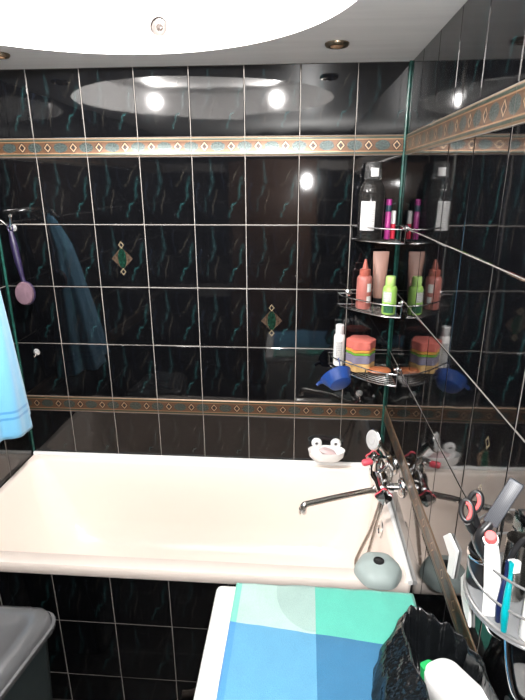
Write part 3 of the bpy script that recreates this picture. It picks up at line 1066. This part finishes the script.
sm.offset = -1

# ------------------------------------------------------------------ half round glass shelf on the right wall
SATIN = mat('satin_metal', (0.24, 0.24, 0.24), 0.3, .6)
ACRYL = mat('clear_acrylic', (0.93, 0.96, 0.96), 0.03, trans=1.0, ior=1.3)
SY, SZ, SR = -1.352, 1.200, .1015
t = thing('wall_shelf', 'half round clear shelf with chrome rails on the right wall', 'shelf', (0, SY, SZ))


def half(r, z, n=36):
    return [Vector((-.003 - (r - .003) * math.sin(PI * i / n), SY + r * math.cos(PI * i / n), z)) for i in range(n + 1)]


bm = B()
lo, hi = half(SR, SZ - .006), half(SR, SZ)
loft(bm, [half(SR - .001, SZ - .006), half(SR, SZ - .005), half(SR, SZ - .001), half(SR - .001, SZ)], True, True)
obj('shelf_plate', bm, mat('frosted_clear_plate', (.34, .35, .36), .18, trans=.5, ior=1.35), t)
bm = B()
tube(bm, half(SR - .003, SZ + .001), .0034, 8)
obj('rim', bm, SATIN, t)
for zz in (.045, .092):
    bm = B()
    tube(bm, half(SR - .002, SZ + zz), .0020, 8)
    obj('rail', bm, SATIN, t)
for i in (2, 34):
    bm = B()
    p = half(SR - .002, SZ)[i]
    tube(bm, [p + Vector((0, 0, .002)), p + Vector((0, 0, .094))], .0026, 8)
    obj('post', bm, CHROME, t)
bm = B()
box(bm, (-.003, SY, SZ + .045), (.004, .19, .10), .001)
obj('back_plate', bm, ACRYL, t)
for yy, r in ((SY + .075, .0035), (SY - .045, .006)):
    bm = B()
    tube(bm, [(-.054, yy, SZ - .007), (-.050, yy - .002, SZ - .04), (-.041, yy - .006, SZ - .09), (-.026, yy - .008, SZ - .135), (-.004, yy - .008, SZ - .155)], r, 10, k=7)
    obj('bracket', bm, CHROME, t)

Z1 = SZ + .0006
# black cup with the scissors
cxp, cyp = -.074, -1.322
t = thing('cup', 'small black cup holding the scissors at the far end of the clear shelf', 'cup', (cxp, cyp, Z1))
obj('wall', lathe(B(), [(.017, 0), (.0195, .003), (.022, .066), (.0205, .066), (.018, .004), (.0005, .004)], at(cxp, cyp, Z1), 28, caps=False), DARK, t)
obj('band', lathe(B(), [(.0225, .052), (.0235, .055), (.0235, .06), (.0225, .063)], at(cxp, cyp, Z1), 28, caps=False), CHROME, t)
CORAL = mat('coral_grip', (0.60, 0.10, 0.10), 0.4)
t = thing('scissors', 'scissors with black and coral finger loops standing in the black cup', 'scissors', (-.088, -1.322, 1.21))
bl = [((-.070, -1.322, 1.212), (-.086, -1.326, 1.286)), ((-.079, -1.320, 1.212), (-.080, -1.320, 1.286))]
for k, (c, tilt_, (p0, p1)) in enumerate((((-.1130, -1.335, 1.345), 12, bl[0]), ((-.0975, -1.322, 1.352), -4, bl[1]))):
    c = Vector(c)
    nrm = Vector((-.42, -.82, .38)).normalized()
    rx = Vector((0, 0, 1)).cross(nrm).normalized()
    uu = nrm.cross(rx).normalized()
    q = Matrix.Rotation(R(tilt_), 3, nrm)
    rx, uu = q @ rx, q @ uu

    def ov(a, b, off=0):
        return [c + rx * a * math.cos(w_) + uu * b * math.sin(w_) + nrm * off for w_ in [TAU * i / 28 for i in range(28)]]
    bm = B()
    tube(bm, ov(.0086, .0150), .0040, 10, cyc=True)
    low = c - uu * .0165
    mid = Vector((-.084, -1.324, 1.288))
    tube(bm, [low, low * .5 + mid * .5 + rx * (.002 if k else -.002), mid], [.0055, .006, .005], 10, k=5)
    lpn = obj('finger_loop', bm, DARK, t)
    bm = B()
    tube(bm, [c + rx * (.0052 * math.cos(w_) + .0006) + uu * .0110 * math.sin(w_) + nrm * .002 for w_ in [R(-100 + 200 * i / 20) for i in range(21)]], .0030, 8)
    obj('grip', bm, CORAL, lpn, label='coral inner grip')
    d = (Vector(p1) - Vector(p0))
    bm = B()
    M = frame(p0, d)
    plate(bm, [(-.0015, 0), (.0015, 0), (.0015, .001), (-.0015, .001)], M, .01)
    bm.free()
    bm = B()
    L = d.length
    rings = []
    for f, wd in ((0, .0008), (.3, .0035), (1, .0055)):
        p = Vector(p0) + d * f
        rings.append([p + rx * sx_ * wd + nrm * (sy_ * .0009 + (k - .5) * .002) for sx_, sy_ in ((-1, -1), (1, -1), (1, 1), (-1, 1))])
    loft(bm, rings, True, True)
    obj('blade', bm, CHROME, t)

# dark ridged brush leaning on the wall
t = thing('hair_brush', 'dark slate grey ridged brush head leaning behind the white toothpaste tube', 'brush', (-.08, -1.36, 1.25))
p0, p1 = Vector((-.094, -1.375, 1.352)), Vector((-.060, -1.362, 1.416))
d = (p1 - p0).normalized()
nrm = (CAM - p1)
nrm = (nrm - d * nrm.dot(d)).normalized()
sd = d.cross(nrm)
Mb = Matrix((sd, d, nrm)).transposed().to_4x4()
Mb.translation = (p0 + p1) / 2
SLATE = mat('slate_grey_plastic', (0.045, 0.05, 0.06), 0.4)
bm = B()
L = (p1 - p0).length
box(bm, (0, 0, 0), (.021, L, .014), .003)
bmesh.ops.transform(bm, matrix=Mb, verts=bm.verts)
hb = obj('head', bm, SLATE, t)
bm = B()
for i in range(9):
    q = B()
    box(bm, (-.0080 + i * .0020, 0, .0078), (.0010, L * .9, .0025))
bmesh.ops.transform(bm, matrix=Mb, verts=bm.verts)
obj('ridges', bm, mat('dark_slate_ridges', (.022, .024, .03), .4), hb)
bm = B()
tube(bm, [p0 + d * .004, p0 - d * .03, Vector((-.072, -1.368, 1.26)), Vector((-.062, -1.362, 1.203))], [.008, .007, .006, .006], 12, k=5)
obj('handle', bm, DARK, t)

# toothpaste tube, cap up
t = thing('toothpaste_tube', 'white toothpaste tube with a coral cap standing on the clear shelf', 'tube', (-.080, -1.388, Z1))
x, y = -.077, -1.389
bm = B()
rings = []
n = 28
for f, (wx, wy, ox) in ((0, (.0135, .0016, 0)), (.05, (.0135, .002, 0)), (.4, (.0125, .007, -.005)), (.75, (.0110, .0100, -.012)), (.93, (.0095, .0095, -.0165)), (1, (.006, .006, -.0185))):
    rings.append([Vector((x + ox + wx * math.cos(TAU * i / n), y + wy * math.sin(TAU * i / n), Z1 + .138 * f)) for i in range(n)])
loft(bm, rings, True, True)
obj('body', bm, WHITEP, t)
M = frame((x - .0185, y, Z1 + .136), (-.3, -.55, .8))
bm = lathe(B(), [(.0080, 0), (.0088, .002), (.0080, .016), (.0066, .018)], M, 20)
obj('cap', bm, CORAL, t)
bm = B()
lathe(bm, [(.0100, -.006), (.0112, -.003), (.0104, .003), (.008, .004)], M, 20)
obj('collar', bm, WHITEP, t)

# toothbrushes
def toothbrush(p0, p1, colr, label, head_side):
    t = thing('toothbrush', label, 'toothbrush', p0, 'toothbrushes on the clear shelf')
    p0, p1 = Vector(p0), Vector(p1)
    d = p1 - p0
    bow = Vector((-.004, -.006, 0))
    bm = B()
    tube(bm, [p0, p0 + d * .3 + bow, p0 + d * .62 + bow * .6, p0 + d * .8, p1], [.0042, .0055, .0045, .003, .0042], 12, k=6)
    obj('handle', bm, colr, t)
    bm = B()
    M = frame(p0 + d * .93, head_side)
    box(bm, (0, 0, .006), (.008, .008, .011), .001)
    Md = Matrix((Vector(head_side).normalized().cross(d.normalized()).normalized(), d.normalized(), Vector(head_side).normalized())).transposed().to_4x4()
    Md.translation = p0 + d * .93
    bmesh.ops.scale(bm, vec=(1, 2.2, 1), verts=bm.verts)
    bmesh.ops.transform(bm, matrix=Md, verts=bm.verts)
    obj('bristles', bm, LABELW, t)


toothbrush((-.071, -1.421, Z1 + .006), (-.066, -1.400, Z1 + .108), mat('turquoise_plastic', (0.0, 0.23, 0.26), .3), 'turquoise toothbrush standing near the front of the clear shelf', (1, .2, 0))
toothbrush((-.073, -1.404, Z1 + .006), (-.066, -1.390, Z1 + .100), mat('navy_plastic', (0.006, 0.012, 0.05), .3), 'navy blue toothbrush standing just behind the turquoise one', (1, .2, 0))
# white bottle at the near end
x, y = -.036, -1.424
t = thing('bottle', 'white plastic bottle at the near end of the clear shelf', 'bottle', (x, y, Z1))
obj('body', lathe(B(), [(.013, 0), (.0145, .002), (.0145, .075), (.012, .082), (.007, .085)], at(x, y, Z1), 24), WHITEP, t)
obj('cap', lathe(B(), [(.0085, .085), (.009, .087), (.0085, .108), (.007, .11)], at(x, y, Z1), 20), WHITEP, t)
# steel cup and black razor
x, y = -.032, -1.345
bm = B()
lathe(bm, [(.016, 0), (.018, .002), (.0195, .105), (.0185, .105), (.0165, .004), (.0004, .004)], at(x, y, Z1), 28, caps=False)
tag(obj('cup', bm, STEEL, origin=(x, y, Z1)), 'brushed steel tumbler standing at the wall on the clear shelf', 'cup')
bm = B()
tube(bm, [(-.052, -1.368, Z1 + .006), (-.058, -1.372, Z1 + .05), (-.050, -1.366, Z1 + .095), (-.034, -1.368, Z1 + .125), (-.018, -1.376, Z1 + .115)], [.004, .005, .0045, .004, .004], 10, k=6)
t = thing('razor', 'black curved razor handle standing beside the steel tumbler', 'razor', (-.052, -1.368, Z1))
obj('handle', bm, DARK, t)
bm = B()
box(bm, (-.014, -1.377, Z1 + .112), (.010, .034, .008), .002)
obj('blade_head', bm, DARK, t)

# white bent plastic hooks on the right wall
def bent_hook(pts, label):
    t = thing('wall_hook', label, 'hook', (0, pts[0][0], pts[0][1]), 'white bent strips on the right wall')
    bm = B()
    Mh = Matrix(((0, 0, -1), (-1, 0, 0), (0, 1, 0))).to_4x4()      # local x -> -y, y -> z, z -> into the room
    Mh.translation = (-.0008, 0, 0)
    P2 = [(-y_, z_) for y_, z_ in pts]
    ar = sum(a[0] * b[1] - b[0] * a[1] for a, b in zip(P2, P2[1:] + P2[:1]))
    if ar < 0:
        P2.reverse()
    plate(bm, P2, Mh, .006)
    bmesh.ops.bevel(bm, geom=list(bm.edges), offset=.0012, segments=2, affect='EDGES')
    obj('strip', bm, WHITEP, t)


bent_hook([(-0.9335, 0.985), (-0.9715, 1.0238), (-1.0361, 1.0259), (-1.0301, 0.942), (-0.993, 0.9286), (-0.994, 0.9792)], 'white bent plastic strip on the right wall above the lower frieze')
bent_hook([(-1.0796, 0.9931), (-1.0967, 1.022), (-1.1255, 1.0351), (-1.132, 1.0022), (-1.1591, 0.9342), (-1.1228, 0.9394), (-1.0932, 0.9593)], 'white bent plastic strip close beside the clear half round shelf')

# ------------------------------------------------------------------ black bag on the machine
s_ = NT('black_bag_film')
g_ = s_.n('ShaderNodeTexCoord').outputs['Object']
mp_ = s_.n('ShaderNodeMapping')
mp_.inputs['Scale'].default_value = (1, 1, .35)
s_.put(mp_.inputs[0], g_)
nz = s_.noise(mp_.outputs[0], 24, 3, .55).outputs[0]
s_.set(Base_Color=(0.006, 0.007, 0.008, 1), Roughness=.14)
s_.bump(nz, .8, .012)
BAG = s_.m
base = [(-.205, -1.21), (-.19, -1.16), (-.14, -1.13), (-.09, -1.125), (-.045, -1.14), (-.02, -1.18), (-.016, -1.28), (-.02, -1.40), (-.06, -1.455), (-.13, -1.46), (-.19, -1.43), (-.215, -1.32)]
rim = [(-.140, -1.150, .915), (-.128, -1.122, .925), (-.112, -1.115, .940), (-.088, -1.130, .940), (-.064, -1.155, .945), (-.040, -1.195, .955), (-.022, -1.260, .965), (-.018, -1.36, .965),
       (-.040, -1.43, .955), (-.080, -1.44, .94), (-.112, -1.38, .925), (-.130, -1.26, .915)]
n = 72
bsm = smooth_path([(a, b, MT + .0075) for a, b in base], 6, True)
rsm = smooth_path(rim, 6, True)
cen = Vector((-.085, -1.28, .9))
rings = []
for i in range(25):
    f = i / 24
    row = []
    for k in range(n):
        a, b = bsm[k], rsm[k]
        g = f ** .9
        p = a.lerp(b, g)
        p.z = a.z + (b.z - a.z) * f
        bulge = math.sin(PI * f) * .010
        out = Vector((p.x - cen.x, p.y - cen.y, 0)).normalized()
        fold = (.35 * math.sin(k * TAU / n * 14 + 1.3) + .5 * noise.noise(Vector((k * .30, f * 1.6, 4)))) * .010 * (.3 + f)
        crump = noise.noise(p * 38) * .006
        p = p + out * (bulge + fold + crump)
        p.x = min(p.x, -.008)
        p.z = max(p.z, MT + .0075)
        row.append(p)
    rings.append(row)
# rolled rim then interior
for dz, sc_ in ((.004, .985), (.002, .96), (-.02, .93), (-.06, .88), (-.10, .82), (-.125, .7)):
    row = []
    for k in range(n):
        p = rings[24][k].copy()
        q = Vector((cen.x + (p.x - cen.x) * sc_, cen.y + (p.y - cen.y) * sc_, max(p.z + dz, MT + .012)))
        row.append(q)
    rings.append(row)
bm = B()
loft(bm, rings, True, True)
bag = obj('rubbish_bag', bm, BAG, origin=(-.09, -1.28, MT + .0075), smooth=180)
tag(bag, 'crumpled open black plastic bag on the washing machine by the right wall', 'bag')
# white package inside the bag
t = thing('package', 'white rounded package with a green corner inside the black bag', 'package', (-.07, -1.30, .84))
Mk = Matrix.Translation((-.050, -1.306, .938)) @ Matrix.Rotation(R(27), 4, 'Z') @ Matrix.Rotation(R(-10), 4, 'X')
bm = B()
loft(bm, [[Mk @ p for p in rrect(-.040 + e, .034 - e, -.095 + e, .095 - e, .030 - e, zz, 8)] for e, zz in ((.006, -.060), (0, -.052), (0, -.012), (.0008, -.0078), (.003, -.004), (.006, -.0018), (.011, -.0004), (.018, 0))], True, True)
obj('body', bm, WHITEP, t)
bm = B()
loft(bm, [[Mk @ p for p in rrect(-.034, -.006, .076, .099, .008, zz, 6)] for zz in (-.03, -.004)], True, True)
obj('corner', bm, mat('green_plastic', (0.02, 0.36, 0.10), .35), t, label='green corner piece')

# small clear suction hooks on the back wall
SUCK = mat('clear_suction_plastic', (0.55, 0.56, 0.56), 0.15, trans=.6)
for x, z, lb in ((-1.529, 1.650, 'small clear suction hook on the black tiles beside the purple brush'), (-1.510, 1.122, 'small clear suction hook on the tiles beside the blue towel'),
                 (-.111, .967, 'small clear suction hook on the tiles below the blue scoop')):
    t = thing('suction_hook', lb, 'hook', (x, 0, z), 'clear suction hooks')
    cp = obj('suction_cup', lathe(B(), [(.015, -.002), (.013, -.0065), (.008, -.009), (.005, -.014), (.0004, -.015)], frame((x, 0, z), (0, 1, 0)), 20, caps=False), SUCK, t)
    bm = B()
    tube(bm, [(x, -.010, z), (x, -.015, z - .012), (x, -.024, z - .016), (x, -.027, z - .006)], .002, 8, k=5)
    obj('hook', bm, CHROME, t)
